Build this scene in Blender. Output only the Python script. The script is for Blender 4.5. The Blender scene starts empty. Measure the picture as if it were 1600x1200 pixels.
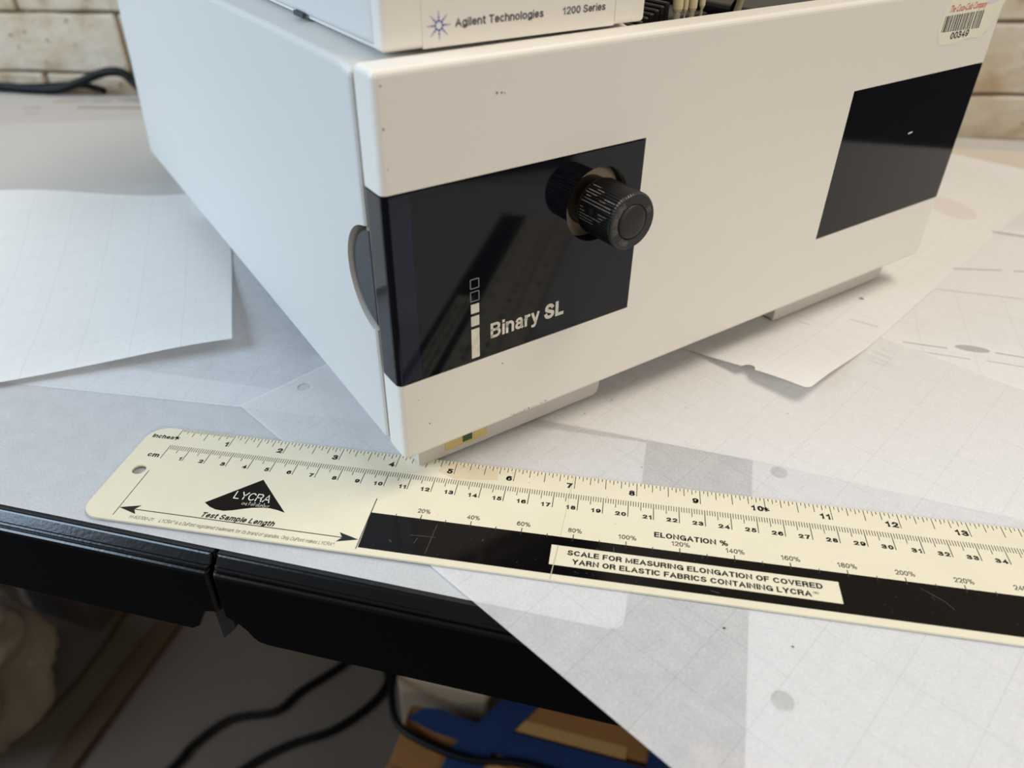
import bpy, bmesh, math, random
from mathutils import Vector, Matrix, geometry, noise

# ---------------------------------------------------------------- camera, world, lights, exposure
SC = bpy.context.scene
COL = SC.collection
MM = 0.001
cam_d = bpy.data.cameras.new('camera')
cam = bpy.data.objects.new('camera', cam_d); COL.objects.link(cam)
cam.location = (0.1857612, -0.2385468, 0.216858)
cam.rotation_euler = (0.9668, -0.0012, 0.1735)
cam_d.sensor_width = 36.0
cam_d.lens = 1182.8 / 1600 * 36.0
cam_d.shift_x = 23.3716 / 1600
cam_d.shift_y = -20.4496 / 1600
cam_d.clip_start = 0.01
cam_d.dof.use_dof = True
cam_d.dof.focus_distance = 0.315
cam_d.dof.aperture_fstop = 8.0
SC.camera = cam

world = bpy.data.worlds.new('world'); SC.world = world; world.use_nodes = True
bg = world.node_tree.nodes['Background']
bg.inputs[0].default_value = (0.93, 0.92, 0.95, 1)
bg.inputs[1].default_value = 0.17

def area(name, loc, target, sx, sy, power, color):
    l = bpy.data.lights.new(name, 'AREA'); l.shape = 'RECTANGLE'; l.size = sx; l.size_y = sy
    l.energy = power; l.color = color
    o = bpy.data.objects.new(name, l); COL.objects.link(o); o.location = loc
    o.rotation_euler = (Vector(target) - Vector(loc)).to_track_quat('-Z', 'Y').to_euler()
    return o
area('window_daylight', (-1.75, -0.85, 1.15), (0, 0, 0.05), 1.5, 1.2, 57, (0.60, 0.79, 1.0))
area('ceiling_light', (1.0, 0.15, 1.9), (0.35, 0.2, 0.0), 1.3, 0.5, 28, (1.0, 0.91, 0.80))
area('front_fill', (1.35, -1.65, 0.95), (0.3, 0.0, 0.05), 1.0, 0.5, 14.5, (1.0, 0.94, 0.86))  # added fill, set low to brighten the pump's front more than the papers

vs = SC.view_settings
SC.display_settings.display_device = 'sRGB'
vs.view_transform = 'Standard'; vs.look = 'None'; vs.exposure = 0.0; vs.gamma = 1.0
vs.use_curve_mapping = False
SC.cycles.max_bounces = 12
SC.cycles.transparent_max_bounces = 16

# ---------------------------------------------------------------- materials
MATS = {}
def srgb(r, g, b):
    f = lambda c: (c/255/12.92) if c/255 <= 0.04045 else ((c/255+0.055)/1.055)**2.4
    return (f(r), f(g), f(b), 1)

def mat(name, col, rough=0.5, metal=0.0, bump=0.0, bscale=300.0, coat=0.0, trans=0.0, alpha=1.0,
        var=0.0, vscale=30.0, spec=0.5, detail=3.0, emit=None, vcol=None):
    m = bpy.data.materials.new(name); m.use_nodes = True
    nt = m.node_tree; b = nt.nodes['Principled BSDF']
    b.inputs['Base Color'].default_value = col
    b.inputs['Roughness'].default_value = rough
    b.inputs['Metallic'].default_value = metal
    b.inputs['Coat Weight'].default_value = coat
    b.inputs['Coat Roughness'].default_value = 0.05
    b.inputs['Transmission Weight'].default_value = trans
    b.inputs['Alpha'].default_value = alpha
    b.inputs['Specular IOR Level'].default_value = spec
    tc = nt.nodes.new('ShaderNodeTexCoord')
    if var > 0:
        n = nt.nodes.new('ShaderNodeTexNoise'); n.inputs['Scale'].default_value = vscale
        n.inputs['Detail'].default_value = 5
        nt.links.new(tc.outputs['Object'], n.inputs['Vector'])
        r = nt.nodes.new('ShaderNodeMapRange'); r.inputs[1].default_value = 0.35; r.inputs[2].default_value = 0.7
        nt.links.new(n.outputs['Fac'], r.inputs[0])
        mx = nt.nodes.new('ShaderNodeMix'); mx.data_type = 'RGBA'
        mx.inputs['A'].default_value = col
        mx.inputs['B'].default_value = vcol if vcol else tuple(c*(1-var) for c in col[:3]) + (1,)
        nt.links.new(r.outputs[0], mx.inputs['Factor'])
        nt.links.new(mx.outputs['Result'], b.inputs['Base Color'])
    if bump > 0:
        n = nt.nodes.new('ShaderNodeTexNoise'); n.inputs['Scale'].default_value = bscale
        n.inputs['Detail'].default_value = detail
        nt.links.new(tc.outputs['Object'], n.inputs['Vector'])
        bp = nt.nodes.new('ShaderNodeBump'); bp.inputs['Strength'].default_value = bump
        bp.inputs['Distance'].default_value = 0.0006
        nt.links.new(n.outputs['Fac'], bp.inputs['Height'])
        nt.links.new(bp.outputs['Normal'], b.inputs['Normal'])
    MATS[name] = m
    return m

plastic = mat('cream_plastic', srgb(232, 226, 215), 0.38, bump=0.10, bscale=1100)
casing_m = mat('casing_paint', srgb(214, 211, 205), 0.5, bump=0.05, bscale=900)
foot_m = mat('foot_plastic', srgb(200, 193, 184), 0.5)
seam_m = mat('tan_core', srgb(150, 134, 112), 0.7)
dark_m = mat('smoked_acrylic', srgb(13, 14, 20), 0.06, spec=0.28)
grip_m = mat('grip_grey', srgb(62, 64, 67), 0.55)
black_m = mat('black_plastic', srgb(9, 9, 11), 0.35)
void_m = mat('matte_black', srgb(10, 10, 12), 0.85)
knob_m = mat('knob_black', srgb(20, 19, 19), 0.36)
capk_m = mat('knob_cap_satin', srgb(30, 28, 28), 0.55, bump=0.15, bscale=1800)
worn_m = mat('worn_metal_grey', srgb(150, 140, 130), 0.5, bump=0.4, bscale=1500, var=0.6, vscale=900)
brass_m = mat('recess_plate', srgb(30, 25, 19), 0.45, spec=0.3)
scuff_m = mat('scuff_grey', srgb(104, 98, 94), 0.5, var=0.7, vscale=700, alpha=0.75)
white_ink = mat('white_ink', srgb(228, 222, 205), 0.6, var=0.25, vscale=260)
grey_ink = mat('grey_ink', srgb(130, 130, 128), 0.6)
black_ink = mat('black_ink', srgb(24, 22, 22), 0.4)
soft_ink = mat('thin_black_ink', srgb(32, 29, 27), 0.5)
navy_ink = mat('navy_ink', srgb(40, 42, 60), 0.6)
blue_ink = mat('blue_ink', srgb(24, 62, 160), 0.6)
red_ink = mat('red_ink', srgb(200, 60, 58), 0.6)
bar_grey = mat('barcode_grey', srgb(150, 147, 138), 0.6)
stick_m = mat('sticker_paper', srgb(234, 229, 208), 0.55)
peel_m = mat('torn_sticker', srgb(222, 214, 212), 0.6)
tan_lab = mat('tan_label', srgb(205, 182, 118), 0.5)
green_ink = mat('green_ink', srgb(52, 84, 48), 0.5)
ruler_m = mat('ruler_enamel', srgb(227, 217, 190), 0.30, var=0.035, vscale=60, spec=0.4)
edge_m = mat('table_edge_vinyl', srgb(1, 1, 1), 0.20, bump=0.08, bscale=600, spec=0.6)
face_m = mat('table_skirt_matte', srgb(2, 2, 2), 0.7, spec=0.08)
tabt_m = mat('table_black_laminate', srgb(18, 17, 18), 0.55, bump=0.5, bscale=1500)
mortar_m = mat('painted_mortar', srgb(176, 158, 128), 0.9, bump=0.6, bscale=150)
floor_m = mat('vinyl_floor', srgb(98, 84, 72), 0.45, var=0.15, vscale=6)
card_m = mat('cardboard', srgb(132, 84, 36), 0.8, var=0.15, vscale=20)
card_in = mat('cardboard_liner', srgb(160, 118, 66), 0.6)
tape_m = mat('blue_masking_tape', srgb(12, 38, 78), 0.6, var=0.25, vscale=40)
pale_m = mat('pale_foam', srgb(142, 122, 98), 0.8)
cord_m = mat('black_cord', srgb(3, 3, 3), 0.5, spec=0.2)
browncord_m = mat('brown_cord', srgb(56, 40, 22), 0.5)
wood_m = mat('floor_strip_brown', srgb(72, 50, 28), 0.6)
bag_m = mat('plastic_bag', srgb(140, 124, 104), 0.22, bump=0.6, bscale=30, alpha=0.72)
tube_m = mat('tube_ivory', srgb(214, 200, 160), 0.3)
clear_m = mat('tube_clear', srgb(200, 190, 165), 0.15, alpha=0.55)
storage_m = mat('storage_box', srgb(60, 50, 46), 0.7)
steel_m = mat('bracket_black', srgb(12, 12, 12), 0.5)
print_grey = mat('faint_print', srgb(150, 146, 144), 0.8, alpha=0.36)
print_tan = mat('tan_print', srgb(176, 150, 116), 0.8, alpha=0.75)
print_pink = mat('pink_print', srgb(214, 160, 160), 0.8, alpha=0.10)
seamline = mat('ruler_score', srgb(196, 184, 150), 0.5)
glow_m = mat('orange_glow', srgb(222, 178, 120), 0.5, alpha=0.14)  # tint for the orange glow painted on the ruler

def brick_material():
    m = bpy.data.materials.new('painted_brick'); m.use_nodes = True
    nt = m.node_tree; b = nt.nodes['Principled BSDF']; b.inputs['Roughness'].default_value = 0.75
    geo = nt.nodes.new('ShaderNodeNewGeometry')
    n1 = nt.nodes.new('ShaderNodeTexNoise'); n1.inputs['Scale'].default_value = 28; n1.inputs['Detail'].default_value = 6
    n2 = nt.nodes.new('ShaderNodeTexNoise'); n2.inputs['Scale'].default_value = 95; n2.inputs['Detail'].default_value = 4
    for n in (n1, n2): nt.links.new(geo.outputs['Position'], n.inputs['Vector'])
    cr = nt.nodes.new('ShaderNodeValToRGB')
    cr.color_ramp.elements[0].position = 0.3; cr.color_ramp.elements[0].color = srgb(166, 142, 108)
    cr.color_ramp.elements[1].position = 0.68; cr.color_ramp.elements[1].color = srgb(202, 191, 173)
    e = cr.color_ramp.elements.new(0.48); e.color = srgb(190, 174, 149)
    nt.links.new(n1.outputs['Fac'], cr.inputs[0])
    pit = nt.nodes.new('ShaderNodeValToRGB')
    pit.color_ramp.elements[0].position = 0.66; pit.color_ramp.elements[0].color = (0, 0, 0, 1)
    pit.color_ramp.elements[1].position = 0.74; pit.color_ramp.elements[1].color = (1, 1, 1, 1)
    nt.links.new(n2.outputs['Fac'], pit.inputs[0])
    mx = nt.nodes.new('ShaderNodeMix'); mx.data_type = 'RGBA'; mx.inputs['B'].default_value = srgb(104, 88, 62)
    nt.links.new(pit.outputs['Color'], mx.inputs['Factor']); nt.links.new(cr.outputs['Color'], mx.inputs['A'])
    nt.links.new(mx.outputs['Result'], b.inputs['Base Color'])
    bp = nt.nodes.new('ShaderNodeBump'); bp.inputs['Strength'].default_value = 0.7; bp.inputs['Distance'].default_value = 0.002
    nt.links.new(n2.outputs['Fac'], bp.inputs['Height']); nt.links.new(bp.outputs['Normal'], b.inputs['Normal'])
    return m
brick_m = brick_material()

def paper_material(name, col, transp, grid=6.35, gstr=0.25, fibre=0.12):
    """translucent vellum: diffuse paper, partly see-through, with a printed grid and fibre mottling"""
    m = bpy.data.materials.new(name); m.use_nodes = True
    nt = m.node_tree; N = nt.nodes; Lk = nt.links.new
    for n in list(N): N.remove(n)
    out = N.new('ShaderNodeOutputMaterial')
    tc = N.new('ShaderNodeTexCoord')
    pr = N.new('ShaderNodeBsdfPrincipled'); pr.inputs['Roughness'].default_value = 0.55
    pr.inputs['Specular IOR Level'].default_value = 0.3
    tl = N.new('ShaderNodeBsdfTranslucent'); tp = N.new('ShaderNodeBsdfTransparent')
    tl.inputs['Color'].default_value = col
    def math_(op, a, b=None, c=None):
        n = N.new('ShaderNodeMath'); n.operation = op
        for i, v in enumerate((a, b, c)):
            if v is None: continue
            if isinstance(v, (int, float)): n.inputs[i].default_value = v
            else: Lk(v, n.inputs[i])
        return n.outputs[0]
    sep = N.new('ShaderNodeSeparateXYZ'); Lk(tc.outputs['Object'], sep.inputs[0])
    def lines(axis, s, w):
        q = math_('DIVIDE', sep.outputs[axis], s*MM)
        f = math_('SUBTRACT', math_('FRACT', q), 0.5)
        return math_('GREATER_THAN', math_('ABSOLUTE', f), 0.5 - w/s/2)
    base = N.new('ShaderNodeRGB'); base.outputs[0].default_value = col
    cur = base.outputs[0]
    if grid:
        fine = math_('MAXIMUM', lines(0, grid, 0.20), lines(1, grid, 0.20))
        bold = math_('MAXIMUM', lines(0, grid*4, 0.28), lines(1, grid*4, 0.28))
        g = math_('MAXIMUM', math_('MULTIPLY', fine, gstr*0.45), math_('MULTIPLY', bold, gstr))
        mx = N.new('ShaderNodeMix'); mx.data_type = 'RGBA'; mx.inputs['B'].default_value = srgb(120, 130, 148)
        Lk(g, mx.inputs['Factor']); Lk(cur, mx.inputs['A']); cur = mx.outputs['Result']
    Lk(cur, pr.inputs['Base Color'])
    nz = N.new('ShaderNodeTexNoise'); nz.inputs['Scale'].default_value = 900; nz.inputs['Detail'].default_value = 6
    nb = N.new('ShaderNodeTexNoise'); nb.inputs['Scale'].default_value = 110; nb.inputs['Detail'].default_value = 5
    Lk(tc.outputs['Object'], nz.inputs['Vector']); Lk(tc.outputs['Object'], nb.inputs['Vector'])
    s = math_('ADD', math_('MULTIPLY', math_('SUBTRACT', nz.outputs['Fac'], 0.5), fibre*2.2),
              math_('MULTIPLY', math_('SUBTRACT', nb.outputs['Fac'], 0.5), fibre*1.4))
    tfac = math_('ADD', s, transp)
    m1 = N.new('ShaderNodeMixShader'); m1.inputs[0].default_value = 0.12
    Lk(pr.outputs[0], m1.inputs[1]); Lk(tl.outputs[0], m1.inputs[2])
    m2 = N.new('ShaderNodeMixShader'); Lk(tfac, m2.inputs[0]); Lk(m1.outputs[0], m2.inputs[1]); Lk(tp.outputs[0], m2.inputs[2])
    Lk(m2.outputs[0], out.inputs[0])
    return m
vellum = paper_material('drafting_vellum', srgb(242, 240, 238), 0.38)
vellum_opaque = paper_material('drafting_paper', srgb(242, 240, 236), 0.08, fibre=0.05)
vellum_dense = paper_material('drafting_vellum_dense', srgb(238, 238, 238), 0.24)
vellum_plain = paper_material('plain_vellum', srgb(238, 238, 238), 0.30, grid=0, fibre=0.10)
bond = paper_material('grey_bond', srgb(214, 208, 200), 0.12, grid=0, fibre=0.05)
bond_dull = paper_material('dull_bond', srgb(206, 197, 188), 0.10, grid=0, fibre=0.05)
bond_beige = paper_material('beige_bond', srgb(226, 214, 196), 0.08, grid=0, fibre=0.04)
bond_white = paper_material('white_bond', srgb(240, 238, 234), 0.12, grid=0, fibre=0.05)

# ---------------------------------------------------------------- helpers (all lengths in millimetres)
def link(name, me, m=None, parent=None, loc=None, rot=None, smooth=False):
    o = bpy.data.objects.new(name, me); COL.objects.link(o)
    if m is not None:
        me.materials.clear(); me.materials.append(m)
    if parent: o.parent = parent
    if loc: o.location = [c*MM for c in loc]
    if rot: o.rotation_euler = rot
    if smooth:
        for p in me.polygons: p.use_smooth = True
    return o

def thing(name, label, cat, loc=(0, 0, 0), rz=0, group=None):
    o = bpy.data.objects.new(name, None); COL.objects.link(o); o.empty_display_size = 0.02
    o.location = [c*MM for c in loc]; o.rotation_euler = (0, 0, rz)
    o['label'] = label; o['category'] = cat
    if group: o['group'] = group
    return o

def tag(o, label, cat, group=None):
    o['label'] = label; o['category'] = cat
    if group: o['group'] = group
    return o

def to_mesh(bm, name='mesh'):
    bmesh.ops.recalc_face_normals(bm, faces=bm.faces[:])
    me = bpy.data.meshes.new(name); bm.to_mesh(me); bm.free(); return me

def scale_mm(bm):
    for v in bm.verts: v.co *= MM

def box_bm(x0, x1, y0, y1, z0, z1, bevel=0.0, seg=3, bm=None):
    own = bm is None
    if own: bm = bmesh.new()
    vs_ = [bm.verts.new((x*MM, y*MM, z*MM)) for z in (z0, z1) for y in (y0, y1) for x in (x0, x1)]
    fs = [(0, 2, 3, 1), (4, 5, 7, 6), (0, 1, 5, 4), (2, 6, 7, 3), (0, 4, 6, 2), (1, 3, 7, 5)]
    faces = [bm.faces.new([vs_[i] for i in f]) for f in fs]
    if bevel:
        es = list({e for f in faces for e in f.edges})
        bmesh.ops.bevel(bm, geom=es, offset=bevel*MM, segments=seg, profile=0.5, affect='EDGES')
    return bm

def box(name, x0, x1, y0, y1, z0, z1, m, parent=None, bevel=0.0, seg=3, smooth=False):
    return link(name, to_mesh(box_bm(x0, x1, y0, y1, z0, z1, bevel, seg)), m, parent, smooth=smooth)

def prism_bm(pts, a0, a1, axis='x', bevel=0.0, seg=2):
    """extrude a 2-D polygon along an axis; pts are the two other coordinates in cyclic order"""
    bm = bmesh.new()
    def P(p, a):
        if axis == 'x': return (a*MM, p[0]*MM, p[1]*MM)
        if axis == 'y': return (p[0]*MM, a*MM, p[1]*MM)
        return (p[0]*MM, p[1]*MM, a*MM)
    A = [bm.verts.new(P(p, a0)) for p in pts]; B = [bm.verts.new(P(p, a1)) for p in pts]
    bm.faces.new(A); bm.faces.new(B[::-1])
    n = len(pts)
    for i in range(n): bm.faces.new([A[i], B[i], B[(i+1) % n], A[(i+1) % n]])
    bmesh.ops.recalc_face_normals(bm, faces=bm.faces[:])
    if bevel: bmesh.ops.bevel(bm, geom=bm.edges[:], offset=bevel*MM, segments=seg, profile=0.5, affect='EDGES')
    return bm

def prism(name, pts, a0, a1, axis, m, parent=None, bevel=0.0, seg=2):
    return link(name, to_mesh(prism_bm(pts, a0, a1, axis, bevel, seg)), m, parent)

def lathe_bm(profile, n=48, mat4=None):
    """profile: list of (radius, height) in mm around z; closed with caps"""
    bm = bmesh.new(); rings = []
    for r, h in profile:
        rings.append([bm.verts.new((r*MM*math.cos(2*math.pi*i/n), r*MM*math.sin(2*math.pi*i/n), h*MM)) for i in range(n)])
    for a, b in zip(rings, rings[1:]):
        for i in range(n): bm.faces.new([a[i], a[(i+1) % n], b[(i+1) % n], b[i]])
    bm.faces.new(rings[0][::-1]); bm.faces.new(rings[-1])
    if mat4 is not None: bm.transform(mat4)
    return bm

def axis_v(u, z, v0=0.0):
    """local z axis -> instrument -v (towards the viewer), centred at (u, v0, z)"""
    return Matrix.Translation((u*MM, v0*MM, z*MM)) @ Matrix.Rotation(math.pi/2, 4, 'X')

def boolean(base_bm, ops, name='mesh'):
    base = bpy.data.objects.new('tmp', to_mesh(base_bm)); COL.objects.link(base); tmp = []
    for bm, op in ops:
        c = bpy.data.objects.new('tmpc', to_mesh(bm)); COL.objects.link(c); tmp.append(c)
        md = base.modifiers.new('b', 'BOOLEAN'); md.object = c; md.operation = op; md.solver = 'EXACT'
    bpy.context.view_layer.update()
    dg = bpy.context.evaluated_depsgraph_get()
    me = bpy.data.meshes.new_from_object(base.evaluated_get(dg))
    for o in tmp + [base]:
        d = o.data; bpy.data.objects.remove(o); bpy.data.meshes.remove(d)
    me.materials.clear()
    return me

def tube_bm(pts, r, n=8, closed=False, bm=None, res=5):
    """smooth round tube through points (Catmull-Rom)"""
    own = bm is None
    if own: bm = bmesh.new()
    P = [Vector(p) for p in pts]; path = []
    for i in range(len(P)-1):
        a = P[max(i-1, 0)]; b = P[i]; c = P[i+1]; d = P[min(i+2, len(P)-1)]
        for k in range(res):
            t = k/res
            path.append(0.5*((2*b) + (c-a)*t + (2*a-5*b+4*c-d)*t*t + (3*b-a-3*c+d)*t**3))
    path.append(P[-1])
    rings = []; up = Vector((0, 0, 1))
    for i, q in enumerate(path):
        t = (path[min(i+1, len(path)-1)] - path[max(i-1, 0)]).normalized()
        s = t.cross(up)
        if s.length < 0.1: s = t.cross(Vector((0, 1, 0)))
        s.normalize(); w = s.cross(t)
        rings.append([bm.verts.new((q + (s*math.cos(2*math.pi*k/n) + w*math.sin(2*math.pi*k/n))*r)*MM) for k in range(n)])
    for a, b in zip(rings, rings[1:]):
        for k in range(n): bm.faces.new([a[k], a[(k+1) % n], b[(k+1) % n], b[k]])
    bm.faces.new(rings[0]); bm.faces.new(rings[-1][::-1])
    return bm

def tube(name, pts, r, m, parent=None, n=10):
    return link(name, to_mesh(tube_bm(pts, r, n)), m, parent, smooth=True)

# flat printing: frames map (a, b) of the print to 3-D
def frame_z(z): return lambda a, b: (a*MM, b*MM, z*MM)              # lies in a horizontal plane
def frame_v(v): return lambda a, b: (a*MM, v*MM, b*MM)              # lies on a plane facing -v

def poly_add(bm, pts, fr):
    vs_ = [bm.verts.new(fr(*p)) for p in pts]
    try: return bm.faces.new(vs_)
    except ValueError: return None

def rect(bm, a0, a1, b0, b1, fr): poly_add(bm, [(a0, b0), (a1, b0), (a1, b1), (a0, b1)], fr)
def stroke(bm, p, q, w, fr):
    dx, dy = q[0]-p[0], q[1]-p[1]; l = math.hypot(dx, dy); nx, ny = -dy/l*w/2, dx/l*w/2
    poly_add(bm, [(p[0]+nx, p[1]+ny), (p[0]-nx, p[1]-ny), (q[0]-nx, q[1]-ny), (q[0]+nx, q[1]+ny)], fr)

# hand-laid grotesque lettering: every letter is a set of centre lines (x across its width, y in capital heights)
def arc(cx, cy, rx, ry, a0, a1):
    n = max(3, int(abs(a1-a0)/20))
    return [(cx+rx*math.cos(math.radians(a0+(a1-a0)*i/n)), cy+ry*math.sin(math.radians(a0+(a1-a0)*i/n))) for i in range(n+1)]
XH = 0.74
def bowl(cx=0.5, rx=0.5): return arc(cx, XH/2, rx, XH/2, 0, 360)
LETTERS = {
 '0': (.62, [arc(.5, .5, .5, .5, 0, 360)]),
 '1': (.44, [[(0, .74), (.38, .80), (.72, 1), (.72, 0)]]),
 '2': (.62, [arc(.5, .70, .48, .30, 172, -28)+[(.62, .32), (.0, .0), (1, 0)]]),
 '3': (.62, [arc(.46, .76, .44, .24, 165, -90), arc(.46, .26, .54, .26, 90, -165)]),
 '4': (.64, [[(.74, 0), (.74, 1), (0, .28), (1, .28)]]),
 '5': (.62, [[(.92, 1), (.2, 1), (.08, .50)]+arc(.48, .33, .52, .33, 128, -160)]),
 '6': (.62, [arc(.5, .32, .5, .32, 0, 360), arc(.55, .5, .55, .5, 50, 180)+[(.0, .32)]]),
 '7': (.60, [[(0, 1), (1, 1), (.62, .52), (.34, 0)]]),
 '8': (.62, [arc(.5, .76, .42, .24, 0, 360), arc(.5, .26, .5, .26, 0, 360)]),
 '9': (.62, [arc(.5, .68, .5, .32, 0, 360), [(1, .68)]+arc(.45, .5, .55, .5, 0, -130)]),
 '%': (.98, [arc(.18, .76, .18, .24, 0, 360), arc(.82, .24, .18, .24, 0, 360), [(.70, 1), (.30, 0)]]),
 '-': (.36, [[(0, .38), (1, .38)]]),
 '.': (.20, [[(0, 0), (1, 0.0)]]),
 'A': (.76, [[(0, 0), (.5, 1), (1, 0)], [(.18, .33), (.82, .33)]]),
 'B': (.68, [[(0, 0), (0, 1), (.55, 1)]+arc(.58, .77, .36, .23, 90, -90)+[(0, .54)], [(.55, .54)]+arc(.60, .27, .40, .27, 90, -90)+[(0, 0), (0, .1)]]),
 'C': (.74, [arc(.52, .5, .52, .5, 42, 318)]),
 'D': (.72, [[(.4, 0), (0, 0), (0, 1), (.4, 1)]+arc(.42, .5, .58, .5, 90, -90)]),
 'E': (.64, [[(1, 0), (0, 0), (0, 1), (.97, 1)], [(0, .52), (.9, .52)]]),
 'F': (.60, [[(0, 0), (0, 1), (1, 1)], [(0, .50), (.85, .50)]]),
 'G': (.76, [arc(.52, .5, .52, .5, 45, 345)+[(.98, .46), (.58, .46)], [(1, .46), (1, 0)]]),
 'H': (.70, [[(0, 0), (0, 1)], [(1, 0), (1, 1)], [(0, .52), (1, .52)]]),
 'I': (.18, [[(.5, 0), (.5, 1)]]),
 'L': (.58, [[(0, 1), (0, 0), (1, 0)]]),
 'M': (.84, [[(0, 0), (0, 1), (.5, .06), (1, 1), (1, 0)]]),
 'N': (.72, [[(0, 0), (0, 1), (1, 0), (1, 1)]]),
 'O': (.78, [arc(.5, .5, .5, .5, 0, 360)]),
 'P': (.66, [[(0, 0), (0, 1), (.6, 1)]+arc(.62, .73, .38, .27, 90, -90)+[(0, .46)]]),
 'R': (.70, [[(0, 0), (0, 1), (.6, 1)]+arc(.60, .75, .36, .25, 90, -90)+[(0, .50)], [(.55, .50), (.86, .36), (.96, 0)]]),
 'S': (.68, [arc(.5, .75, .44, .25, 25, 180)+[(.10, .64), (.5, .50), (.92, .38)]+arc(.5, .26, .5, .26, 15, -170)]),
 'T': (.64, [[(0, 1), (1, 1)], [(.5, 1), (.5, 0)]]),
 'U': (.70, [[(0, 1), (0, .35)]+arc(.5, .35, .5, .35, 180, 360)+[(1, 1)]]),
 'V': (.70, [[(0, 1), (.5, 0), (1, 1)]]),
 'Y': (.72, [[(0, 1), (.5, .45), (1, 1)], [(.5, .45), (.5, 0)]]),
 'a': (.56, [arc(.48, .56, .40, .18, 165, 40)+[(.88, .52), (.88, .08), (1, 0)], [(.88, .44), (.5, .40)]+arc(.42, .20, .42, .20, 90, 300)+[(.88, .16)]]),
 'b': (.58, [[(0, 1), (0, 0)], bowl(.5, .5)]),
 'c': (.54, [arc(.52, XH/2, .52, XH/2, 45, 315)]),
 'd': (.58, [[(1, 1), (1, 0)], bowl(.5, .5)]),
 'e': (.56, [[(0, .38), (1, .38)]+arc(.5, XH/2, .5, XH/2, 5, 320)]),
 'f': (.36, [[(.36, 0), (.36, .8)]+arc(.80, .80, .44, .20, 180, 90)+[(1, 1)], [(0, XH), (.95, XH)]]),
 'g': (.58, [bowl(.5, .5), [(1, XH), (1, -.06)]+arc(.5, -.06, .5, .20, 0, -155)]),
 'h': (.56, [[(0, 0), (0, 1)], [(0, .46)]+arc(.5, .48, .5, .26, 180, 0)+[(1, 0)]]),
 'i': (.17, [[(.5, 0), (.5, XH-.06)], [(.5, .98), (.5, 1.0)]]),
 'k': (.54, [[(0, 0), (0, 1)], [(.95, XH), (.05, .30)], [(.36, .46), (1, 0)]]),
 'l': (.17, [[(.5, 0), (.5, 1)]]),
 'm': (.86, [[(0, 0), (0, XH)], [(0, .48)]+arc(.25, .50, .25, .24, 180, 0)+[(.5, 0)], [(.5, .48)]+arc(.75, .50, .25, .24, 180, 0)+[(1, 0)]]),
 'n': (.56, [[(0, 0), (0, XH)], [(0, .46)]+arc(.5, .48, .5, .26, 180, 0)+[(1, 0)]]),
 'o': (.60, [bowl()]),
 'p': (.58, [[(0, XH), (0, -.26)], bowl(.5, .5)]),
 'r': (.38, [[(0, 0), (0, XH)], [(0, .46)]+arc(.85, .46, .85, .28, 180, 90)+[(1, XH)]]),
 's': (.52, [arc(.5, .57, .44, .17, 20, 180)+[(.12, .48), (.5, .38), (.9, .28)]+arc(.5, .19, .5, .19, 15, -165)]),
 't': (.36, [[(.42, .96), (.42, .16)]+arc(.84, .16, .42, .16, 180, 270)+[(1, 0)], [(0, XH), (1, XH)]]),
 'u': (.56, [[(1, XH), (1, 0)], [(0, XH), (0, .26)]+arc(.5, .26, .5, .26, 180, 360)]),
 'x': (.54, [[(0, 0), (1, XH)], [(0, XH), (1, 0)]]),
 'y': (.56, [[(0, XH), (.52, .04)], [(1, XH), (.46, -.16), (.30, -.26), (.05, -.26)]]),
 '\u00ae': (.5, [arc(.5, .78, .5, .24, 0, 360), [(.38, .66), (.38, .90), (.55, .90), (.62, .82), (.55, .77), (.40, .77)], [(.52, .77), (.66, .66)]]),
}
def glyphs(text, bold=0.0, shear=0.0, spacing=0.0):
    """flat mesh of the text; bold is the stroke weight in capital heights"""
    w = bold if bold > 0 else 0.10
    me = bpy.data.meshes.new('t'); V, F = [], []; x = 0.0
    for ch in text:
        if ch == ' ': x += 0.34; continue
        W, strokes = LETTERS[ch]
        wt = w*0.45 if ch == '\u00ae' else w*0.8 if ch == '%' else w
        inner = max(W-wt, 0.02)+(w-0.1)*0.25
        for st in strokes:
            P = [Vector((x+wt/2+px*inner, wt/2+py*(1-wt))) for px, py in st]
            closed = (P[0]-P[-1]).length < 1e-4 and len(P) > 3
            if closed: P = P[:-1]
            n = len(P); L_, R_ = [], []
            for i in range(n):
                a = P[i-1] if (i > 0 or closed) else None; b = P[(i+1) % n] if (i < n-1 or closed) else None
                d0 = (P[i]-a).normalized() if a is not None else None; d1 = (b-P[i]).normalized() if b is not None else None
                if d0 is None: t = d1; k = 1
                elif d1 is None: t = d0; k = 1
                else:
                    t = d0+d1
                    t = t.normalized() if t.length > 0.05 else d0
                    k = min(1/max(0.25, abs(t.dot(d0))), 1.9)
                nrm = Vector((-t.y, t.x))*wt/2*k
                q = P[i]
                L_.append(q+nrm); R_.append(q-nrm)
            # square the free ends out by half a stroke so that corners and terminals are full
            if not closed:
                e0 = (P[0]-P[1]).normalized()*wt/2; e1 = (P[-1]-P[-2]).normalized()*wt/2
                L_[0] += e0; R_[0] += e0; L_[-1] += e1; R_[-1] += e1
            base = len(V)
            for l, r_ in zip(L_, R_): V += [(l.x+shear*l.y, l.y, 0), (r_.x+shear*r_.y, r_.y, 0)]
            for i in range(n-1 if not closed else n):
                j = (i+1) % n
                F.append((base+2*i, base+2*i+1, base+2*j+1, base+2*j))
        x += W+(w-0.1)*0.25+0.085+spacing
    me.from_pydata(V, [], F)
    return me

def curve_mesh(c):
    o = bpy.data.objects.new('t', c); COL.objects.link(o)
    bpy.context.view_layer.update()
    me = bpy.data.meshes.new_from_object(o.evaluated_get(bpy.context.evaluated_depsgraph_get()))
    bpy.data.objects.remove(o); bpy.data.curves.remove(c)
    return me

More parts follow.
